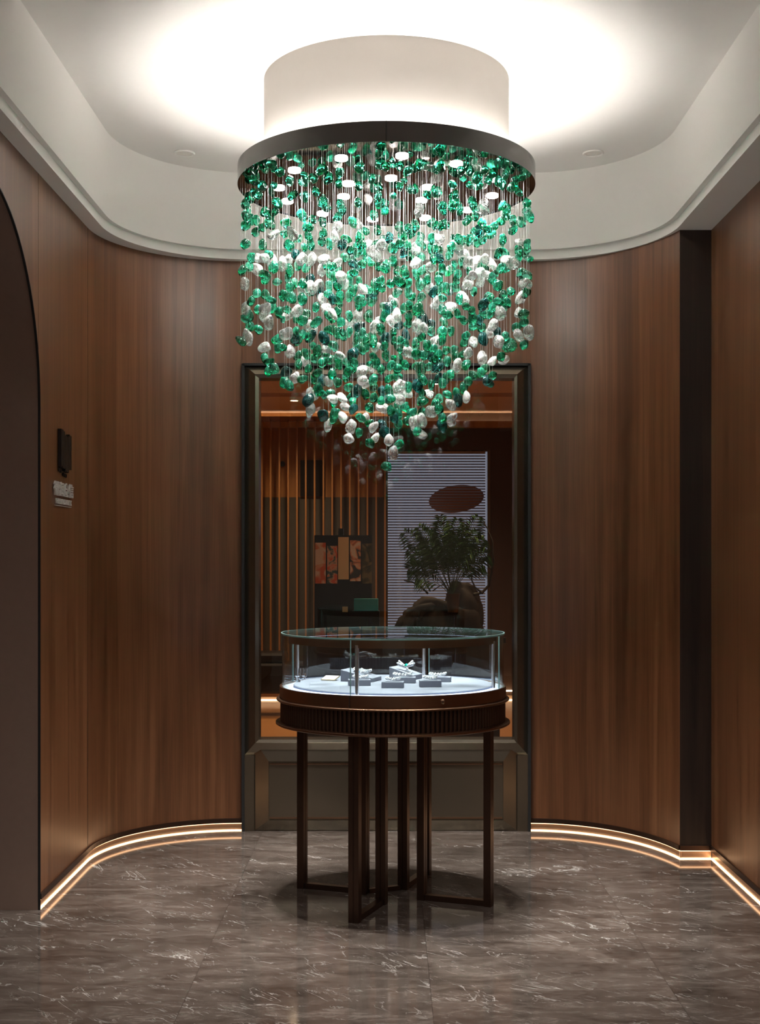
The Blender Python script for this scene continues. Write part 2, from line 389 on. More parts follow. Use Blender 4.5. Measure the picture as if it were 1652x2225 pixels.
mb.build('stile', FRM, win)
mb = MB(); bevel_frame(mb, px(553), px(1124), .002, pz(1608), px(585), px(1093), pz(1780), pz(1652), YW - .010, YW - .034)
mb.build('lower_panel_frame', FRM, win)
mb = MB(); mb.box(px(585) - .01, px(1093) + .01, YW - .02, YW + .05, pz(1780) - .01, pz(1652) + .01)
mb.build('lower_panel', FRM, win)
mb = MB().box(px(587), px(1091), YW - .027, YW - .018, pz(1660), pz(1657)).box(px(587), px(1091), YW - .027, YW - .018, pz(1777), pz(1774))
mb.build('bead', BRZ, win)

# ------------------------------------------------------------------ recessed downlights in the ceiling, added fill spots towards the shop
for i, (x, y, lab) in enumerate([(-1.04, 6.70, 'cream recessed ceiling downlight left of the chandelier drum'), (1.05, 6.70, 'cream recessed ceiling downlight right of the chandelier drum')]):
    t = empty('ceiling_downlight', (x, y, ZC), lab, 'ceiling light', 'recessed downlights beside the chandelier')
    MB().lathe([(.040, 0), (.052, 0), (.055, -.004), (.050, -.009), (.040, -.006)], (x, y, ZC), 40, True).build('trim_ring', PLAS, t, 40)
    MB().lathe([(0, -.003), (.040, -.004), (.040, 0), (0, 0)], (x, y, ZC), 40).build('diffuser', mat('frosted_cover', (.85, .82, .78), .5), t, 40)
def lamp(name, kind, loc, power, col, **k):
    l = bpy.data.lights.new(name, kind); l.energy = power; l.color = col
    for a, v in k.items(): setattr(l, a, v)
    o = bpy.data.objects.new(name, l); COL.objects.link(o); o.location = loc; return o
for x, y in [(-.95, 2.9), (.95, 2.9), (-.75, 1.6), (.75, 1.6), (0, -.6)]:  # added lamps out of view, filling the room with light
    t = empty('ceiling_downlight', (x, y, ZC), 'added unseen fill downlight in the ceiling towards the shop', 'ceiling light', 'added fill downlights')
    MB().lathe([(.040, 0), (.052, 0), (.055, -.004), (.050, -.009), (.040, -.006)], (x, y, ZC), 32, True).build('trim_ring', PLAS, t, 40)
    MB().lathe([(0, -.003), (.040, -.003)], (x, y, ZC), 32).build('diffuser', SPOTM, t, 40)
    o = lamp('fill_spot', 'SPOT', (x, y, ZC - .02), ROOM_FILL_W, (1, .95, .9), spot_size=2.1, spot_blend=1, shadow_soft_size=.06); o.parent = t; o.matrix_parent_inverse = t.matrix_basis.inverted()

# ------------------------------------------------------------------ chandelier
CX, CY = -.006, 5.73
RC = .647; ZB = 3.092; ZT = 3.172
ch = empty('chandelier', (CX, CY, ZC), 'round chandelier of hanging green and clear glass stones on a black chrome disc', 'chandelier')
C0 = (CX, CY, 0)
MB().lathe([(.533, ZC), (.533, 3.12), (.50, 3.12)], C0, 128).build('drum', DRUM, ch, 30)
MB().lathe([(RC - .004, 3.104), (RC - .004, ZT), (RC, ZT), (RC, ZB), (RC - .004, ZB), (RC - .004, 3.104)], C0, 160).build('rim', RIM, ch, 30)
MB().lathe([(0, ZB + .004), (RC - .003, ZB + .004)], C0, 128).build('mirror_disc', MIR, ch)
MB().lathe([(RC - .003, 3.106), (.50, 3.106)], C0, 128).build('tray', mat('tray_white', (.7, .7, .68), .6), ch)
MB().lathe([(.548, 3.109), (.572, 3.109), (.572, 3.118), (.548, 3.118)], C0, 96, True).build('uplight_strip', emis('uplight', (1, .95, .89), RING_E), ch)
MB().box(CX - .0025, CX + .0025, CY - RC - .0015, CY - RC + .004, ZB, ZT).build('rim_joint', FRMD, ch)
MB().lathe([(0, ZB - .001), (.028, ZB - .001), (.028, ZB + .004)], (CX + .24, CY - .36 + .0, 0), 32).build('cover_plate', mat('sage_cover', (.42, .5, .4), .5), ch)
for (x, y) in [(640,373),(742,347),(874,342),(992,359),(850,390),(757,402),(747,430),(625,440),(701,467),(810,479),(916,438),(930,410),(1016,459),(1070,428),(924,476),(606,411),(1075,392)]:
    Yd = 1.617 * F / (1215 - y); X = (x - 843) * Yd / F
    MB().lathe([(0, ZB - .004), (.023, ZB - .004), (.026, ZB - .002), (.026, ZB + .004)], (X, Yd, 0), 24).build('downlight', SPOTM, ch)
    o = lamp('canopy_spot', 'SPOT', (X, Yd, ZB - .012), SPOT_W, (1, .96, .91), spot_size=1.2, spot_blend=.9, shadow_soft_size=.022); o.parent = ch; o.matrix_parent_inverse = ch.matrix_basis.inverted()

TILES = [
(510,300,7.51,"24,55g 33,70g 45,78G 33,88g 26,98g 19,107g 39,94g 60,43G 74,55g 66,78g 90,70g 114,62g 107,73s 93,94g 112,96G 70,106G 142,52G 128,65g 153,65g 135,87g 145,105G"),
(730,300,7.51,"6,55g 5,74g 40,48G 75,42G 81,46g 106,45g 118,53g 59,67g 38,78g 70,80g 104,79g 130,83g 121,84s 134,44g 142,43g 150,46w 149,92g 160,87g 36,105g 69,96g 71,106G 7,108G 94,94s 112,69s 92,36s"),
(950,300,7.51,"5,46G 39,53g 66,50w 77,52g 65,65G 85,68g 91,58g 112,60g 111,42g 106,74g 100,70g 70,75g 54,77g 53,53g 23,75g 140,62g 130,67g 120,80g 127,78g 133,88g 28,93g 57,103g 25,107g 34,108g 61,108g 76,108w 145,105g 10,110g 107,110g 1,87g"),
(510,450,7.51,"20,5g 17,15g 27,21g 35,22g 17,30G 33,41g 46,34g 55,26g 62,28g 50,8g 54,12g 65,8g 84,27G 66,44W 81,44g 93,44W 104,52g 110,12G 127,20g 120,33G 119,47g 125,60g 144,24g 143,42g 141,56g 155,60G 148,1g 92,63G 114,66g 17,60G 45,61g 101,77t 53,78g 47,83w 28,82g 36,83w 62,87W 63,98G 77,93W 89,87w 111,85W 126,86W 146,85W 24,97g 34,102W 13,103g 88,104G 103,97g 117,99g 142,103W 150,95g 158,97g 49,110g 157,109g"),
(730,450,7.51,"10,4g 5,16g 4,32W 0,49w 28,25g 36,29W 49,39g 62,13g 68,38g 78,5g 135,6W 104,31g 118,35g 130,31G 110,46G 121,44g 156,25g 163,30g 18,51g 12,61t 40,49G 36,62g 43,62g 24,70g 36,74g 45,70g 54,60w 66,60g 76,51g 75,62W 58,72W 66,77W 52,80w 97,56W 88,50t 96,66G 106,60g 109,75t 117,63g 137,63G 131,68W 138,49g 148,64w 156,51g 163,52W 157,69g 163,68g 122,80g 129,92W 139,84g 160,85g 14,82g 24,83g 47,82g 30,93t 36,95t 44,93g 57,89g 3,90w 2,100g 69,96g 78,100G 84,92g 95,88g 91,87g 155,98W 142,103g 130,109g 100,104g 111,103g 113,109g 32,107g 23,111g 8,111w"),
(950,450,7.51,"10,3G 24,1g 36,4g 63,6G 62,15g 75,3W 49,22g 6,30g 13,28g 5,52W 2,62w 5,72g 19,76g 2,83t 27,50g 34,52g 43,54g 54,53g 61,49g 66,56g 74,52g 68,38T 61,38s 81,36g 90,45g 74,26g 95,31g 103,23g 110,10g 114,4g 115,13g 124,22g 138,24G 125,37G 147,4g 149,14G 107,53g 107,58s 24,65g 34,66W 43,78W 52,91W 41,89g 64,91W 77,85w 88,93W 108,74g 98,76g 115,90W 124,92W 104,100g 112,100g 138,57w 147,60g 132,70g 146,70g 133,82g 149,84g 143,78s 70,99g 69,106w 80,105g 93,110g 80,111w 26,94g 19,104G 35,109g 53,106g 7,100g 57,112w 138,106g 147,110g 3,111g"),
(510,600,7.51,"17,12L 48,5g 69,10g 89,3g 35,28g 50,31g 27,41g 18,55L 60,39g 61,51G 36,54g 47,54W 50,64W 24,65g 17,69g 24,81G 38,87g 21,100L 10,106G 57,77W 73,60g 77,71s 86,55g 87,64W 102,56W 89,19G 100,12g 113,12g 117,18g 109,24w 125,5t 124,18W 124,29s 138,17W 138,25T 142,38w 77,31G 84,32g 94,35G 112,38G 133,51g 117,61G 102,70g 111,72G 133,76G 120,81w 129,85w 86,94W 99,92g 98,103t 70,103G 104,107g 110,95g 125,97T 119,98g 147,101T 152,87g 160,88g 149,52w 151,64g 158,62w 163,68g 154,16g 151,30g 158,37t 163,2g"),
(730,600,7.51,"5,17g 8,32g 3,43g 5,57g 9,4w 14,14w 23,7G 37,7g 26,18g 34,18g 42,21w 30,24g 21,34g 52,22g 64,14G 73,7g 75,19g 53,29t 62,30t 58,40G 38,39G 43,43g 37,50g 35,38s 91,12g 106,10G 119,11g 102,27G 118,27g 124,33g 138,14G 149,5g 150,20w 138,35g 160,26t 162,20s 93,41W 96,47g 78,49g 88,51t 94,57s 80,64G 102,65W 102,77T 91,73w 118,66g 118,78g 110,52g 120,47g 133,54G 139,62g 142,72T 156,78t 131,82W 138,85g 140,98g 145,85w 155,90g 23,64g 24,73W 36,66W 53,65G 38,82T 7,75g 3,68s 4,93g 11,91s 12,97G 23,92g 65,82W 75,85g 75,92g 72,75w 61,98G 35,98g 46,93g 47,103g 33,109G 63,107g 94,91g 84,101T 96,104g 115,96t 113,108g 105,105g 130,109g 163,47w 162,107w 148,110s"),
(950,600,7.51,"3,6g 5,20g 14,19G 20,25t 30,7g 29,19G 7,35g 4,46W 9,55g 52,10W 47,15w 73,8W 61,25g 90,3g 100,15G 122,25g 85,34G 75,46T 74,61g 92,51g 87,61G 101,42g 110,31g 114,43G 111,53g 105,61W 70,70t 71,83g 58,82g 59,68G 57,57g 37,37g 43,35W 24,50W 32,62g 48,50g 42,72g 15,62g 11,74g 7,90G 21,90g 3,106W 10,105g 49,97g 43,108g 58,107w 74,102T 85,93w 91,81W 98,91t 110,99G 100,107W 119,110G 142,110g 129,85g 133,98W 150,92W 140,76g 141,62G 135,60w 137,34W 140,28g 146,24g 147,12w 139,12w 144,4g"),
(540,740,8.26,"29,13W 52,13g 62,12g 73,20W 30,33g 37,38g 46,50G 35,55g 90,28g 89,43g 104,24G 117,31g 104,38W 107,50g 118,10g 123,19G 140,16w 140,24g 154,10G 131,40g 147,34G 158,38G 68,56T 65,75G 74,81g 84,67w 97,69g 116,70g 123,58G 132,73T 142,73w 150,60g 159,75g 124,88G 135,97g 147,95g 111,95w 117,101w 108,107T 112,121w 152,109g 151,105w"),
(730,740,8.26,"3,32g 8,27w 5,43g 22,40G 31,25T 33,40g 20,57g 33,50g 16,67g 5,76g 40,12G 47,17g 52,12g 68,5g 71,13w 47,56W 68,29g 73,40G 80,52g 65,50w 63,42s 90,10g 92,27G 102,33g 116,8G 115,18s 132,22W 114,35G 126,44g 110,50g 101,45g 145,9g 146,25G 160,25g 143,45g 153,52G 68,70G 48,72w 54,78w 68,83g 96,68g 108,65g 155,68g 112,81W 120,87W 130,84g 131,96w 146,80T 153,94g 97,90G 82,90t 23,84g 38,91T 28,102g 30,110g 53,97g 65,102g 81,108g 92,105t 100,104g 114,104W 122,118g 110,120g 152,108G 10,104w 18,119w 31,122t 62,120G 84,121W"),
(920,740,7.51,"6,9g 16,13g 35,16g 4,23g 10,22s 15,25t 26,22g 20,31g 25,36G 38,34g 10,42g 18,44t 27,44t 50,15g 52,26G 66,22g 76,21w 57,42W 68,40G 97,29W 111,34w 127,26g 132,32w 143,10G 136,12g 82,57G 94,52g 101,45g 113,57g 74,66g 104,66t 108,69t 43,55g 24,61t 36,62G 31,70g 13,73g 9,87w 39,88g 66,78G 54,84g 56,97T 70,93w 44,105W 26,95g 20,102g 25,111g 2,65g 1,100g"),
(640,880,6.354,"22,8w 40,15T 56,11G 54,19g 66,17w 47,28w 78,31W 91,17g 98,18w 133,8g 136,17t 143,26g 145,10g 153,4g 105,25g 109,31w 121,27t 125,37T 89,38g 75,46w 104,53G 112,46w 131,49w 144,55g 137,67W 127,85G 163,10g"),
(840,880,7.51,"59,13g 58,25W 47,27W 48,33w 35,25g 73,10W 85,8g 91,20g 91,33T 106,20w 105,27w 50,43g 58,49w"),
]
def stone_mesh(name, seed, material):
    bm = bmesh.new(); bmesh.ops.create_icosphere(bm, subdivisions=3, radius=1)
    rnd = random.Random(seed); off = Vector((rnd.uniform(-50, 50),) * 3)
    planes = []
    for _ in range(7):
        n = Vector((rnd.gauss(0, 1), rnd.gauss(0, 1), rnd.gauss(0, 1))).normalized(); planes.append((n, rnd.uniform(.68, .92)))
    for v in bm.verts:
        d = v.co.normalized(); r = 1 + .42 * noise.noise(d * 1.1 + off) + .10 * noise.noise(d * 3.2 + off)
        for n, h in planes:
            c = d.dot(n)
            if c > .2: r = min(r, h / c * 1.0 + .02 * math.sin(7 * c + seed))
        v.co = d * r
    for _ in range(2): bmesh.ops.smooth_vert(bm, verts=bm.verts, factor=.5, use_axis_x=True, use_axis_y=True, use_axis_z=True)
    me = bpy.data.meshes.new(name); bm.to_mesh(me); bm.free(); me.materials.append(material)
    me.polygons.foreach_set('use_smooth', [True] * len(me.polygons))
    return me
VAR = {'g': [stone_mesh('green_stone', 10 + i, GREEN if i < 4 else GREEN2) for i in range(7)],
       't': [stone_mesh('teal_stone', 40 + i, TEAL) for i in range(4)],
       'w': [stone_mesh('clear_stone', 60 + i, CLEAR) for i in range(6)]}
stones = []; raw = []; wires = []
rnd = random.Random(11)
for (tx, ty, ts, s) in TILES:
    for tok in s.split():
        k = tok[-1]; a, b_ = tok[:-1].split(',')
        raw.append((tx + float(a) * 10 / ts, ty + float(b_) * 10 / ts, k))
raw.sort(key=lambda q: -q[1])
for x, y, k in raw:
    if True:
        size = {'g': 12.2, 's': 8.4, 'G': 14.4, 't': 12.6, 'T': 15.6, 'w': 13.2, 'W': 16.2, 'L': 15}[k]
        kind = {'s': 'g', 'G': 'g', 'T': 't', 'W': 'w', 'L': 'w'}.get(k, k)
        zz = CZ - (y - 1215) * CY / F
        rmax = max(.0, min(.615, (zz - 1.82) / .93)); Xc = (x - 843) * CY / F - CX
        hh = math.sqrt(max(0, rmax * rmax - Xc * Xc))
        Yd = CY + rnd.uniform(-1, 1) * hh
        lim = 1.617 * F / (1215 - y + 14)                     # stay below the disc
        if Yd > lim: Yd = rnd.uniform(max(5.15, CY - hh), lim) if lim > max(5.15, CY - hh) else lim
        p = P(x, y, Yd)
        if (p.x - CX) ** 2 + (Yd - CY) ** 2 > .625 ** 2:
            Yd = min(max(Yd, CY - math.sqrt(max(.0, .625 ** 2 - (p.x - CX) ** 2))), CY + math.sqrt(max(.0, .625 ** 2 - (p.x - CX) ** 2))); p = P(x, y, Yd)
        zmin = CZ - (y - 1215) * 5.2 / F; hit = None
        for wv_ in wires:                                     # thread it on a wire already there when one passes close by
            pp = P(x, y, wv_[1])
            if abs(pp.x - wv_[0]) < .006 and pp.z > wv_[2] + .05 and pp.z < ZB - .03 and wv_[1] < lim and wv_[3] < 5: hit = (wv_, pp); break
        if hit:
            wv_, pp = hit; p = Vector((wv_[0], wv_[1], pp.z)); Yd = wv_[1]; wv_[2] = p.z; wv_[3] += 1
        else: wires.append([p.x, Yd, p.z, 1, p.z])
        r = size * Yd / F
        el = rnd.uniform(1.15, 1.5) if k != 'L' else 1.75
        ang = rnd.uniform(-1.2, 1.2) if k != 'L' else rnd.uniform(-.15, .15)
        S = Matrix.Diagonal((r / el ** .45 * rnd.uniform(.9, 1.05), r / el ** .45 * rnd.uniform(.8, 1), r * el ** .55, 1))
        M = Matrix.Translation(p) @ Matrix.Rotation(rnd.uniform(0, 6.28), 4, 'Z') @ Matrix.Rotation(ang, 4, 'X') @ S
        stones.append((kind, r, M, p, rnd.randrange(100)))
for kind, nm, lab in (('g', 'green_stone', 'green glass stone'), ('t', 'teal_stone', 'dark teal glass stone'), ('w', 'clear_stone', 'clear glass stone')):
    lst = sorted([s for s in stones if s[0] == kind], key=lambda s: -s[1])
    for s in lst[:100]:
        o = bpy.data.objects.new(nm, VAR[kind][s[4] % len(VAR[kind])]); COL.objects.link(o)
        o.parent = ch; o.matrix_parent_inverse = ch.matrix_basis.inverted(); o.matrix_basis = s[2]
        if kind != 'g': o['label'] = lab
    if len(lst) > 100:
        for gm in set(VAR[kind][s[4] % len(VAR[kind])].materials[0].name for s in lst[100:]):
            bm = bmesh.new()
            for s in lst[100:]:
                me = VAR[kind][s[4] % len(VAR[kind])]
                if me.materials[0].name != gm: continue
                t = me.copy(); t.transform(s[2]); bm.from_mesh(t); bpy.data.meshes.remove(t)
            me = bpy.data.meshes.new(nm); bm.to_mesh(me); bm.free(); me.materials.append(bpy.data.materials[gm])
            o = bpy.data.objects.new(nm, me); COL.objects.link(o); o.parent = ch; o.matrix_parent_inverse = ch.matrix_basis.inverted(); o['kind'] = 'stuff'
rest = MB()
for i, wv_ in enumerate(sorted(wires, key=lambda q: q[1])):
    pts = [(wv_[0], wv_[1], wv_[4]), (wv_[0], wv_[1], ZB + .003)]
    if i < 100: MB().tube(pts, .00042, 5).build('wire', WIRE, ch, fix=False)
    else: rest.tube(pts, .00042, 4)
print('wires', len(wires), 'stones', len(stones))
o = rest.build('wire', WIRE, ch, fix=False); o['kind'] = 'stuff'

# ------------------------------------------------------------------ round showcase
DX, DY = .022, 5.73
case = empty('display_case', (DX, DY, 0), 'round bronze jewellery showcase with curved glass under the chandelier', 'showcase')
D0 = (DX, DY, 0)
A0 = math.radians(-111)
mb = MB().lathe([(0, 1.147), (.482, 1.147), (.482, 1.155), (0, 1.155)], D0, 128); mb.build('glass_top', GLASSC, case, 30)
MB().lathe([(.4825, 1.1475), (.487, 1.1475), (.487, 1.1545), (.4825, 1.1545)], D0, 160, True).build('top_edge', GEDGE, case, 30)
MB().lathe([(.436, 1.122), (.455, 1.122), (.455, 1.1465), (.436, 1.1465)], D0, 128, True).build('top_ring', BRZ, case, 30)
for k in range(4):
    a = A0 + k * PI / 2
    MB().arc(.480, .4825, .922, 1.1465, a + .006, a + PI / 2 - .006, D0, 40).build('glass_panel', GLASSC, case, 30)
    MB().arc(.4785, .484, .922, 1.1465, a - .003, a + .003, D0, 2).build('glass_joint', GEDGE, case)
    c = (DX + .452 * math.cos(a + .035), DY + .452 * math.sin(a + .035))
    MB().tube([(c[0], c[1], .925), (c[0], c[1], 1.124)], .0085, 20).build('post', STEEL, case, 30)
MB().lathe([(0, .931), (.431, .931), (.434, .928), (.434, .918), (0, .918)], D0, 128).build('deck', FAB, case, 30)
MB().lathe([(.40, .9175), (.489, .9175), (.489, .912), (.40, .912)], D0, 128).build('ledge', LEDGE, case, 30)
MB().lathe([(.441, .919), (.450, .919), (.450, .923), (.441, .923)], D0, 128, True).build('light_strip', LEDC, case)
MB().lathe([(.451, 1.113), (.455, 1.113), (.455, 1.1225), (.451, 1.1225)], D0, 128, True).build('ring_lip', BRZ, case, 30)
MB().arc(.440, .450, 1.1195, 1.1225, 0, 2 * PI - .001, D0, 96).build('light_strip', LEDC, case)
MB().lathe([(.484, .918), (.484, .925), (.493, .925), (.4935, .880), (.489, .880), (.489, .872)], D0, 160).build('metal_band', BRZ, case, 30)
MB().lathe([(.489, .874), (.503, .874), (.507, .871), (.507, .866), (.503, .863), (.485, .863)], D0, 160).build('lip_moulding', BRZ, case, 50)
NR = 150
MB().lathe([(.484, .864), (.484, .773)], D0, NR * 6, rf=lambda k: .0065 * max(0, math.sin(PI * ((k % 6) / 6.0))) ** .6 if k % 6 in (1, 2, 3, 4, 5) else -.004).build('fluted_band', BRZD, case, 50)
MB().lathe([(.484, .775), (.503, .775), (.510, .771), (.510, .764), (.505, .761), (0, .761)], D0, 160).build('base_ring', BRZ, case, 50)
a = A0
MB().box(DX + .4935 * math.cos(a) - .0012, DX + .4935 * math.cos(a) + .0012, DY + .4935 * math.sin(a) - .002, DY + .4935 * math.sin(a) + .004, .874, .925).build('band_joint', FRMD, case)
kx = (963 - 843) * 5.25 / F; ky = DY - math.sqrt(.4935 ** 2 - (kx - DX) ** 2)
MB().tube([(kx, ky + .003, .900), (kx, ky - .008, .900), (kx, ky - .010, .900)], [.0095, .0095, .007], 20).build('lock', BRZ, case, 40)
MB().box(kx - .001, kx + .001, ky - .0106, ky - .0095, .895, .905).build('keyhole', FRMD, case)
# legs: four radial frames
def legbar(ang, r, name='leg'):
    M = Matrix.Translation((DX, DY, 0)) @ Matrix.Rotation(ang, 4, 'Z')
    m_ = MB(); m_.box(r - .016, r + .016, -.0225, -.0018, 0, .763, M); m_.box(r - .016, r + .016, .0018, .0225, 0, .763, M); m_.box(r - .013, r + .013, -.003, .003, 0, .762, M)
    return m_.build(name, BRZD, case)
for k in range(4):
    a = A0 + k * PI / 2 if k else A0
    legbar(a, .435); legbar(a, .135)
    M = Matrix.Translation((DX, DY, 0)) @ Matrix.Rotation(a, 4, 'Z')
    MB().box(.151, .419, -.016, .016, .0005, .024, M).build('foot_rail', BRZD, case)
ins = [Vector((DX + .135 * math.cos(A0 + k * PI / 2), DY + .135 * math.sin(A0 + k * PI / 2), 0)) for k in range(4)]
d = ins[3 - 1] - ins[3]
L_ = d.length; M = Matrix.Translation(ins[3]) @ Matrix.Rotation(math.atan2(d.y, d.x), 4, 'Z')
MB().box(.02, L_ - .02, -.012, .012, .0005, .02, M).build('foot_rail', BRZD, case)

# ------------------------------------------------------------------ things inside the showcase
ZD = .9312
def dpos(x, y):
    Yd = (CZ - ZD) * F / (y - 1215); return Vector(((x - 843) * Yd / F, Yd, ZD))
def stand(x, y, sx, sy, h0, h1, yaw, label):
    p = dpos(x, y); M = Matrix.Translation(p) @ Matrix.Rotation(yaw, 4, 'Z')
    vs = [M @ Vector(v) for v in ((-sx/2, -sy/2, 0), (sx/2, -sy/2, 0), (sx/2, sy/2, 0), (-sx/2, sy/2, 0), (-sx/2, -sy/2, h0), (sx/2, -sy/2, h1), (sx/2, sy/2, h1), (-sx/2, sy/2, h0))]
    o = MB().add(vs, [(0,3,2,1),(4,5,6,7),(0,1,5,4),(1,2,6,5),(2,3,7,6),(3,0,4,7)]).build('display_block', FAB, None, None, .002)
    tag(o, label, 'jewellery stand'); return p, yaw
DIAM = mat('diamond_white', (.9, .93, .98), .06, spec=1, trans=.35, ior=1.9, var=0)
EMER = mat('green_gem', (.02, .45, .32), .05, spec=1, var=0)
BLUE = mat('blue_gem', (.15, .5, .75), .05, spec=1, var=0)
SILV = mat('bright_silver', (.9, .9, .92), .18, metal=1, var=0)
def gem(mb, c, r, M0=None):
    rr = random.Random(int(c[0] * 1e5) ^ int(c[1] * 1e5)); n = 6
    vs = [Vector((0, 0, r * .9)), Vector((0, 0, -r * .8))] + [Vector((r * math.cos(2*PI*k/n), r * math.sin(2*PI*k/n), 0)) for k in range(n)]
    R = Matrix.Rotation(rr.uniform(-.7, .7), 3, 'X') @ Matrix.Rotation(rr.uniform(-.7, .7), 3, 'Y')
    vs = [R @ v + Vector(c) for v in vs]
    mb.add(vs, [(0, 2+k, 2+(k+1) % n) for k in range(n)] + [(1, 2+(k+1) % n, 2+k) for k in range(n)])
def bracelet(p, z, ax, ay, yaw, label, gems=None, tilt=0, name='bracelet'):
    root = empty(name, (p.x, p.y, z), label, name)
    b = MB(); s_ = MB(); q = MB(); N_ = 16
    M = Matrix.Translation((p.x, p.y, z + .009)) @ Matrix.Rotation(yaw, 4, 'Z') @ Matrix.Rotation(tilt, 4, 'Y')
    for k in range(N_):
        t = 2 * PI * k / N_; c = M @ Vector((ax * math.cos(t), ay * math.sin(t), .0025 * math.cos(t * 2)))
        (gem(q, c, .0065) if gems and k % 5 == 2 else gem(b, c, .0072)); gem(b, c + Vector((.003, -.003, .005)), .004)
    pts = [M @ Vector((ax * math.cos(2*PI*k/24), ay * math.sin(2*PI*k/24), -.002)) for k in range(25)]
    s_.tube(pts, .0022, 6); s_.build('band', SILV, root, 60); b.build('clear_gems', DIAM, root)
    if gems: q.build('coloured_gems', gems, root)
    return root
p1, _ = stand(785, 1479, .15, .12, .052, .018, -.35, 'large sloping grey suede block at the left of the showcase')
p2, _ = stand(781, 1489, .095, .06, .026, .026, .08, 'low grey suede block in front of the large left sloping block')
p3, _ = stand(882, 1475, .12, .10, .056, .022, -.45, 'sloping grey suede block at the back carrying the green gem piece')
p4, _ = stand(854, 1494, .093, .055, .026, .026, -.06, 'low grey suede block frontmost, left of the lock')
p5, _ = stand(879, 1483.5, .10, .05, .026, .026, -.05, 'low grey suede block between the front block and rear slope')
p6, _ = stand(935, 1492, .093, .055, .028, .028, .04, 'low grey suede block front right, above the lock')
p7, _ = stand(957, 1481, .095, .055, .022, .022, -.1, 'low grey suede block at the right, behind its neighbour')
bracelet(p1 + Vector((-.004, -.01, 0)), ZD + .036, .030, .018, -.3, 'silver bracelet with blue gems on the large left sloping block', BLUE, .2)
bracelet(p1 + Vector((.02, .025, 0)), ZD + .034, .022, .014, .2, 'small sparkling brooch at the rear of the large left block', EMER, .1, 'brooch')
bracelet(p2 + Vector((.005, 0, 0)), ZD + .028, .030, .014, 0, 'clear stone bracelet on the low left block', None)
bracelet(p4, ZD + .028, .028, .013, 0, 'clear stone bracelet on the frontmost low block', None)
bracelet(p5 + Vector((-.008, .003, 0)), ZD + .028, .038, .015, 0, 'long clear stone bracelet on the middle low block', None)
bracelet(p6, ZD + .030, .028, .013, .2, 'clear stone bracelet on the front right low block', None)
bracelet(p7 + Vector((-.012, 0, 0)), ZD + .024, .034, .015, 0, 'clear stone bracelet on the rightmost low block', None)
# necklace bow with green gem
pr = empty('necklace', (p3.x, p3.y, ZD), 'bow shaped clear gem necklace with a green centre stone', 'necklace')
m_ = MB(); zz = ZD + .055
for k in range(14):
    t = k / 13 * 2 - 1
    gem(m_, (p3.x + t * .036, p3.y - .02, zz + .014 * abs(t) ** .7 + .003), .0072)
    gem(m_, (p3.x + t * .030, p3.y - .016, zz + .026 * abs(t) + .001), .0058)
for k in range(6): gem(m_, (p3.x + .004 + .004 * (k % 2), p3.y - .034, zz - .004 - k * .004), .006)
m_.build('clear_gems', DIAM, pr)
m_ = MB(); gem(m_, (p3.x + .001, p3.y - .029, zz + .010), .009); m_.build('green_gem', EMER, pr)
MB().tube([(p3.x + (k/8 - .5) * .07, p3.y - .012, zz + .012 * abs(k/8 - .5) * 2 - .004) for k in range(9)], .003, 6).build('chain', SILV, pr, 60)
# card frame
p = dpos(718, 1478); M = Matrix.Translation(p + Vector((0, 0, .010))) @ Matrix.Rotation(-.35, 4, 'Z') @ Matrix.Rotation(.22, 4, 'X')
cd = empty('price_card', p, 'small white card tilted in a gold frame at the left of the case', 'card')
MB().box(-.034, .034, -.030, .030, -.002, .002, M).build('card_frame', mat('pale_gold', (.75, .62, .42), .3, metal=1), cd)
MB().box(-.030, .030, -.026, .026, .0018, .003, M).build('card_face', mat('card_white', (.85, .84, .8), .6), cd)
MB().box(-.022, .022, .014, .020, -.012, 0, M).build('foot', mat('pale_gold_foot', (.6, .5, .35), .3, metal=1), cd)
# two tiny glasses
GL = mat('clear_tumbler_glass', (.95, .97, .98), .02, trans=1, ior=1.45, var=0)
for (x, y, zb, lab) in ((647, 1481.5, ZD, 'small clear footed glass at the left edge of the deck'), (627, 1479, .918, 'outermost small clear footed glass beside the curved glass wall')):
    Yd = (CZ - zb) * F / (y - 1215); X = (x - 843) * Yd / F
    if (X - DX) ** 2 + (Yd - DY) ** 2 > .462 ** 2:
        v = Vector((X - DX, Yd - DY)).normalized() * .459; X, Yd = DX + v.x, DY + v.y
    g_ = MB().lathe([(0, .001), (.013, .001), (.013, .005), (.006, .010), (.006, .016), (.013, .024), (.0165, .060), (.0145, .060), (.0115, .028), (.002, .024), (0, .023)], (X, Yd, zb), 28).build('small_glass', GL, None, 40)
    tag(g_, lab, 'glass')

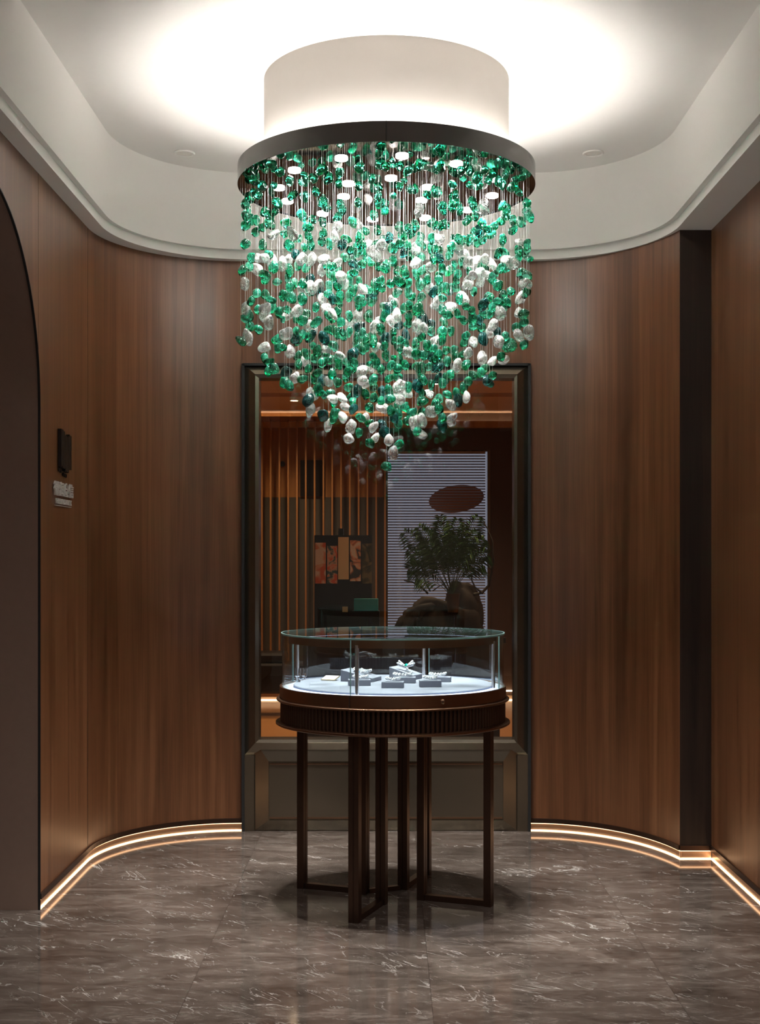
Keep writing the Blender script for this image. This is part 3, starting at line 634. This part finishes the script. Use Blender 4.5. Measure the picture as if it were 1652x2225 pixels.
# ------------------------------------------------------------------ wall emblem and lettering on the left wall
em = empty('wall_emblem', (XL, 5.91, 1.96), 'black emblem of upright bars on the left walnut wall', 'emblem')
hs = [(2.052, 1.884), (2.052, 1.880), (2.046, 1.878), (2.030, 1.868), (2.026, 1.866), (2.030, 1.864), (2.040, 1.878), (2.036, 1.880)]
for i, (t_, b_) in enumerate(hs):
    y = 5.815 + i * .0245
    mb = MB().box(XL + .001, XL + .018, y, y + .019, b_, t_)
    if i in (0, 1, 3, 4, 5): mb.box(XL + .001, XL + .010, y + .003, y + .012, b_ - .022, b_ - .006)
    mb.build('bar', BLK, em, None, .002)
MB().box(XL, XL + .012, 5.82, 6.00, 1.88, 2.02).build('backing', BLK, em)
def text_mesh(name, body, size, loc, width, mat_, parent, ext=.006):
    cu = bpy.data.curves.new(name, 'FONT'); cu.body = body; cu.size = size; cu.extrude = ext / 2; cu.align_x = 'CENTER'; cu.offset = size * .012
    o = bpy.data.objects.new(name, cu); COL.objects.link(o)
    bpy.context.view_layer.update()
    me = bpy.data.meshes.new_from_object(o.evaluated_get(bpy.context.evaluated_depsgraph_get()))
    bpy.data.objects.remove(o)
    xs = [v.co.x for v in me.vertices]; k = width / (max(xs) - min(xs)) if xs else 1
    R = Matrix(((0, 0, 1, 0), (1, 0, 0, 0), (0, 1, 0, 0), (0, 0, 0, 1)))
    me.transform(Matrix.Translation(loc) @ R @ Matrix.Diagonal((k, 1, 1, 1)))
    me.materials.clear(); me.materials.append(mat_)
    o = bpy.data.objects.new(name, me); COL.objects.link(o)
    o.parent = parent; o.matrix_parent_inverse = parent.matrix_basis.inverted(); return o
sg = empty('wall_lettering', (XL, 5.90, 1.77), 'chrome raised lettering in two rows on the left walnut wall', 'sign')
text_mesh('large_characters', '徽润良信', .066, Vector((XL + .010, 5.89, 1.760)), .345, CHROME, sg, .007)
text_mesh('small_letters', 'HEEWORPEX', .033, Vector((XL + .008, 5.895, 1.719)), .28, CHROME, sg, .006)
MB().box(XL + .001, XL + .009, 5.755, 6.035, 1.7095, 1.712).build('underline', CHROME, sg)

# ------------------------------------------------------------------ the dim room behind the pane
BY = 13.7
OAK = mat('amber_floorboards', (.48, .22, .07), .35)
BEIGE = mat('beige_ceiling_paint', (.62, .42, .30), .8)
AMB = wood('amber_veneer', (.22, .09, .018), (.30, .13, .03), (.38, .17, .045), rough=.5, coat=0)
DKP = mat('dark_panelling', (.05, .045, .036), .6)
struct(MB().box(-3, 3, 7.16, BY, -.08, -.001).build('floor_back_room', OAK))
struct(MB().box(-3, 3, 7.3, BY, 3.0, 3.05).build('ceiling_back_room', BEIGE))
struct(MB().box(-3, 3, 12.05, 12.3, 2.965, 3.0).build('trim_6', BEIGE))
struct(MB().box(-3.05, -3, 7.2, BY, 0, 3.0).build('wall_back_room_left', AMB))
struct(MB().box(1.45, 1.5, 7.2, BY, 0, 3.0).build('wall_back_room_right', AMB))
struct(MB().box(-3, 0.0, BY, BY + .06, 2.12, 3.0).build('wall_back_room_upper', AMB))
struct(MB().box(-3, 0.0, BY, BY + .06, 0, 2.12).build('wall_back_room_lower', DKP))
mb = MB().box(0, 1.5, BY, BY + .06, 2.60, 3.0).box(0, 1.5, BY, BY + .06, 0, .6).box(1.05, 1.5, BY, BY + .06, .6, 2.6)
struct(mb.build('wall_back_room_window', mat('brown_panelling', (.06, .03, .015), .5)))
struct(MB().box(-2, 1.5, BY - .10, BY - .001, 2.84, 2.88).box(-2, 1.5, BY - .104, BY - .10, 2.84, 2.905).build('trim_7', AMB))
cv = struct(empty('trim_8')); MB().box(-2, 1.4, BY - .09, BY - .07, 2.881, 2.89).build('light_strip', emis('ceiling_fill_strip', (1, .74, .52), 4), cv)  # unseen strip added to brighten the back room ceiling
sk = struct(empty('baseboard_back_room'))
MB().box(-2.2, 1.45, BY - .03, BY - .001, .0, .05).build('plate', mat('plate_back', (.5, .36, .25), .4), sk)
MB().box(-2.2, 1.45, BY - .05, BY - .03, .095, .11).build('light_strip', emis('back_led', (1, .66, .4), 2.2), sk)
MB().box(-2.2, 1.45, BY - .05, BY - .03, .0, .012).build('light_strip', emis('back_led_low', (1, .66, .4), 2.0), sk)
# slatted screen: each batten a part
scn = empty('slatted_screen', (-.7, 13.4, 0), 'tall screen of thin upright wooden battens behind the pane', 'screen')
ORW = mat('orange_batten_wood', (.28, .125, .04), .5)
for k in range(15):
    X = (569.5 + k * 19.1 - 843) * 13.4 / F
    MB().box(X - .008, X + .008, 13.37, 13.43, .12, 2.90).build('batten', ORW, scn)
MB().box(-1.45, .05, 13.37, 13.43, 2.88, 2.93).build('rail', ORW, scn)
MB().box(-1.45, .05, 13.37, 13.43, .07, .12).build('rail', ORW, scn)
for X in (-1.42, -.7, .0): MB().box(X, X + .04, 13.37, 13.43, 0, .07).build('foot', ORW, scn)
b_ = P(653, 1000, BY - .02); c_ = P(706, 1079, BY - .02)
tag(MB().box(b_.x, c_.x, BY - .03, BY - .002, c_.z, b_.z).build('wall_niche', BLK), 'black rectangular panel on the amber wall behind the battens', 'wall panel')
q = P(614, 1008, BY - .02)
tag(MB().tube([(q.x, BY - .001, q.z), (q.x, BY - .03, q.z)], .028, 20).build('wall_sensor', BLK), 'small black round fitting on the amber wall behind battens', 'wall fitting')
# lit window with venetian blind
wb = struct(empty('window_2'))
MB().box(-.02, 1.06, BY + .25, BY + .27, .6, 2.62).build('lit_pane', emis('dusk_sky', (.50, .50, .64), .13), wb)
MB().box(-.04, 0, BY - .02, BY + .06, .6, 2.62).box(1.04, 1.07, BY - .02, BY + .06, .6, 2.62).build('frame', FRM, wb)
bl = empty('venetian_blind', (.5, BY, 2.6), 'grey horizontal slat blind over the far lit window', 'blind')
mb = MB(); SL = mat('slat_grey', (.30, .27, .29), .5)
z = .68
while z < 2.58:
    M = Matrix.Translation((.51, BY + .02, z)) @ Matrix.Rotation(.55, 4, 'X'); mb.box(-.51, .51, -.0125, .0125, -.0008, .0008, M); z += .0288
mb.build('slats', SL, bl)
MB().box(0, 1.02, BY, BY + .05, 2.575, 2.61).build('headrail', SL, bl)
MB().box(0, 1.02, BY + .005, BY + .035, .655, .675).build('bottom_rail', SL, bl)
q = P(992, 1084, BY + .12)
pts = [(q.x + .29 * math.cos(t) * (1 if math.cos(t) > 0 else 1.0), q.z + .145 * math.sin(t) + .03 * math.cos(t)) for t in [2*PI*k/48 for k in range(48)]]
mb = MB(); mb.add([(x, BY + .12, z) for x, z in pts] + [(x, BY + .14, z) for x, z in pts], [tuple(range(48)), tuple(range(95, 47, -1))] + [(k, (k+1) % 48, 48 + (k+1) % 48, 48 + k) for k in range(48)])
tag(mb.build('oval_ornament', mat('terracotta_brown', (.5, .24, .14), .7)), 'brown oval ornament seen through the slats of the far blind', 'ornament')
# long dark counter with poster board, plant and driftwood
ctr = empty('side_counter', (.1, 9.9, 0), 'dark wooden counter behind the pane carrying plant and picture board', 'counter')
CZt = .90
MB().box(-.66, .86, 9.55, 10.25, CZt - .04, CZt).build('top', BLK, ctr, None, .004)
MB().box(-.62, .82, 9.6, 10.2, .06, CZt - .04).build('body', WALD, ctr)
for X in (-.60, .10, .76): MB().box(X, X + .05, 9.62, 9.67, 0, .06).build('foot', BLK, ctr)
pb = empty('picture_board', (-.33, 9.8, CZt), 'black board with five upright picture strips standing on the counter', 'display board')
a_ = P(683, 1163, 9.8); b2 = P(808, 1362, 9.8)
MB().box(a_.x, b2.x, 9.8, 9.83, CZt, a_.z).build('board', BLK, pb)
MB().box(a_.x + .18, a_.x + .22, 9.79, 9.83, a_.z, a_.z + .05).build('clip', BLK, pb)
def art(name, c1, c2, c3, s):
    m, nt, b = newmat(name); tc = nt.nodes.new('ShaderNodeTexCoord'); n = nt.nodes.new('ShaderNodeTexNoise'); n.inputs['Scale'].default_value = s; n.inputs['Distortion'].default_value = 1.5
    nt.links.new(tc.outputs['Object'], n.inputs['Vector']); r = ramp(nt, [(.40, c1), (.5, c2), (.58, c3)]); nt.links.new(n.outputs['Fac'], r.inputs[0]); nt.links.new(r.outputs[0], b.inputs['Base Color']); b.inputs['Roughness'].default_value = .6
    b.inputs['Emission Strength'].default_value = 0; return m
arts = [(685, 708, 1179, 1268, art('red_ink', (.8, .14, .05), (.85, .42, .24), (.88, .6, .44), 9), 'strip of red ink wash'),
        (711, 733, 1186, 1268, art('mixed_ink', (.06, .1, .09), (.8, .42, .25), (.85, .14, .06), 11), 'strip with red peak over dark water'),
        (735, 758, 1167, 1259, mat('gold_paper', (.85, .55, .28), .6), 'plain gold strip'),
        (761, 784, 1174, 1263, art('orange_ink', (.05, .05, .05), (.85, .3, .14), (.85, .6, .42), 10), 'strip of orange and black ink'),
        (787, 808, 1181, 1268, art('olive_ink', (.03, .03, .015), (.09, .07, .03), (.2, .13, .05), 10), 'dark olive strip')]
for x0, x1, y0, y1, m_, lab in arts:
    a_, b2 = P(x0, y0, 9.79), P(x1, y1, 9.79)
    o = MB().box(a_.x, b2.x, 9.795, 9.80, b2.z, a_.z).build('picture_strip', m_, pb); o['label'] = lab
a_, b2 = P(744, 1318, 9.79), P(756, 1330, 9.79)
MB().box(a_.x, b2.x, 9.795, 9.80, b2.z, a_.z).build('seal_mark', mat('gold_seal', (.5, .38, .18), .5), pb)
a_, b2 = P(769, 1301, 9.55), P(822, 1328, 9.55)
tag(MB().box(a_.x - .01, b2.x + .01, 9.555, 9.70, CZt, b2.z).build('black_box', BLK), 'black box under the teal box on the counter', 'box')
tag(MB().box(a_.x, b2.x, 9.56, 9.64, b2.z, a_.z).build('teal_box', mat('teal_cloth', (.01, .26, .27), .6), None, None, .004), 'teal box on a black box beside the picture board', 'box')
# driftwood root
def blob(mb, c, r, seed, sub=3, amp=.28, fr=1.6):
    bm = bmesh.new(); bmesh.ops.create_icosphere(bm, subdivisions=sub, radius=1)
    vs = []
    for v in bm.verts:
        d_ = v.co.normalized(); k = 1 + amp * noise.noise(d_ * fr + Vector((seed,) * 3)) + .08 * noise.noise(d_ * 6 + Vector((seed,) * 3))
        vs.append((c[0] + d_.x * r[0] * k, c[1] + d_.y * r[1] * k, max(c[2] + d_.z * r[2] * k, CZt + .0005)))
    fs = [tuple(v.index for v in f.verts) for f in bm.faces]; bm.free(); mb.add(vs, fs)
DRW = wood('driftwood', (.004, .002, .001), (.013, .006, .003), (.035, .016, .008), rough=.7, coat=0, sx=40)
dw = empty('driftwood', P(960, 1360, 9.9), 'dark gnarled driftwood root on the counter around the palm pot', 'driftwood')
q = P(962, 1352, 9.9)
mb = MB(); blob(mb, (q.x, 9.9, CZt + .06), (.31, .13, .24), 3); blob(mb, (q.x + .15, 9.92, CZt + .16), (.15, .11, .23), 9); blob(mb, (q.x - .12, 9.9, CZt + .08), (.2, .12, .17), 15)
mb.build('root', DRW, dw, 60)
def br(pxs, r0, r1, Yb=9.85):
    pts = [P(x, y, Yb + .02 * math.sin(i)) for i, (x, y) in enumerate(pxs)]
    fine = []
    for i in range(len(pts) - 1):
        for k in range(4): fine.append(pts[i].lerp(pts[i+1], k / 4) + Vector((noise.noise(pts[i] * 9 + Vector((k, 0, 0))), 0, noise.noise(pts[i] * 7 + Vector((0, k, 0))))) * .004)
    fine.append(pts[-1]); n = len(fine)
    MB().tube(fine, [r0 + (r1 - r0) * i / (n-1) for i in range(n)], 8).build('branch', DRW, dw, 60)
br([(1030, 1292), (1048, 1288), (1062, 1272), (1069, 1245), (1073, 1215), (1070, 1175), (1060, 1150), (1051, 1134)], .012, .004)
br([(1048, 1288), (1032, 1275), (1026, 1262), (1025, 1252)], .008, .004)
br([(1070, 1240), (1062, 1228), (1056, 1216)], .006, .003)
br([(930, 1290), (915, 1275), (898, 1265), (878, 1261)], .008, .004)
br([(935, 1285), (926, 1268), (922, 1255)], .006, .003)
br([(940, 1284), (955, 1274), (972, 1264)], .005, .002)
# palm in a pot
palm = empty('potted_palm', P(975, 1330, 9.9), 'bushy green parlour palm in a small pot on the driftwood', 'plant')
q = P(985, 1300, 9.78); zt = q.z + .035
MB().lathe([(0, -.14), (.040, -.14), (.050, -.02), (.055, 0), (.048, .0), (.044, -.03), (0, -.03)], (q.x, 9.80, zt), 32).build('pot', mat('tan_pot', (.09, .042, .018), .5), palm, 40)
LEAF = mat('palm_green', (.035, .11, .022), .5, var=.4)
STEM = mat('palm_stem', (.05, .09, .03), .6)
lf, st = MB(), MB(); rr = random.Random(5)
base = Vector((q.x - .01, 9.80, zt - .02))
def frond(tipx, tipy, sag, dy, w=1.0):
    tip = P(tipx, tipy, 9.75 + dy); mid = base.lerp(tip, .55) + Vector((0, 0, sag)); pts = []
    for k in range(17):
        t = k / 16; pts.append(base * (1-t)**2 + mid * 2*t*(1-t) + tip * t*t)
    st.tube(pts, [.003 * (1 - .7 * i / 16) for i in range(17)], 5)
    for k in range(6, 17):
        for h in (0, .5):
            t = min((k + h) / 16, 1); p0 = pts[min(k, 15)].lerp(pts[min(k + 1, 16)], h)
            d_ = (pts[min(k+1, 16)] - pts[k-1]).normalized(); side = d_.cross(Vector((rr.uniform(-.4, .4), 1, rr.uniform(-.3, .3)))).normalized()
            ln = w * (.085 * math.sin(PI * (.15 + .8 * (t - .35) / .65)) + .018)
            for s_ in (-1, 1):
                dd = (side * s_ * .8 + d_ * .65 + Vector((0, rr.uniform(-.5, .5), -.15))).normalized(); n_ = dd.cross(Vector((0, 1, .3))).normalized() * .0055
                a1 = p0 + dd * ln * .45; tp = p0 + dd * ln + Vector((0, 0, -.25 * ln))
                lf.add([p0, a1 + n_, tp, a1 - n_, a1 + Vector((0, .002, .002))], [(0, 1, 4), (1, 2, 4), (2, 3, 4), (3, 0, 4)])
for (x, y, s_) in [(885,1190,.08),(880,1160,.12),(905,1140,.12),(925,1150,.1),(945,1140,.08),(960,1118,.02),(964,1128,.02),(985,1150,.05),(1003,1125,.08),(1015,1140,.08),(1040,1155,.1),(1060,1178,.12),(1063,1210,.14),(1045,1222,.1),(900,1215,.12),(890,1240,.14),(910,1255,.1),(930,1180,.06),(1000,1170,.06),(1020,1185,.08),(950,1165,.04),(975,1160,.03),(915,1170,.08),(990,1190,.04),(940,1195,.04),(1025,1232,.1),(965,1185,.02),(1050,1125,.12)]:
    for _ in range(1): frond(x + rr.uniform(-9, 9), y + rr.uniform(-8, 8), s_ + rr.uniform(-.02, .02), rr.uniform(-.14, .16), 1.3)
lf.build('fronds', LEAF, palm, fix=False); st.build('stems', STEM, palm)
# low black bench with woven basket shapes on the left
bn = empty('woven_bench', (-1.15, 12.4, 0), 'low black woven bench in front of the slatted screen', 'bench')
MB().box(-1.6, -.75, 12.2, 12.6, .22, .5).build('seat_box', BLK, bn, None, .02)
MB().box(-1.55, -.95, 12.25, 12.55, .5, .60).build('cushion', BLK, bn, None, .03)
for X in (-1.55, -.85):
    for Yb in (12.24, 12.52): MB().box(X, X + .04, Yb, Yb + .04, 0, .22).build('leg', BLK, bn)
for x, y, pw in [(-.9, 12.6, BACK_W), (.4, 11.4, BACK_W * .8), (-1.4, 10.6, BACK_W * .8), (1.0, 9.3, BACK_W * .8)]:
    t = empty('back_room_downlight', (x, y, 3.0), 'recessed downlight in the ceiling of the room behind the pane', 'ceiling light', 'back room downlights')
    MB().lathe([(.035, 0), (.045, 0), (.045, -.006), (.035, -.006)], (x, y, 3.0), 24, True).build('trim_ring', PLAS, t)
    MB().lathe([(0, -.003), (.035, -.003)], (x, y, 3.0), 24).build('diffuser', emis('warm_lamp', (1, .7, .45), 12), t)
    o = lamp('back_lamp', 'SPOT', (x, y, 2.98), pw, (1, .66, .38), spot_size=2.4, spot_blend=1, shadow_soft_size=.05); o.parent = t; o.matrix_parent_inverse = t.matrix_basis.inverted()
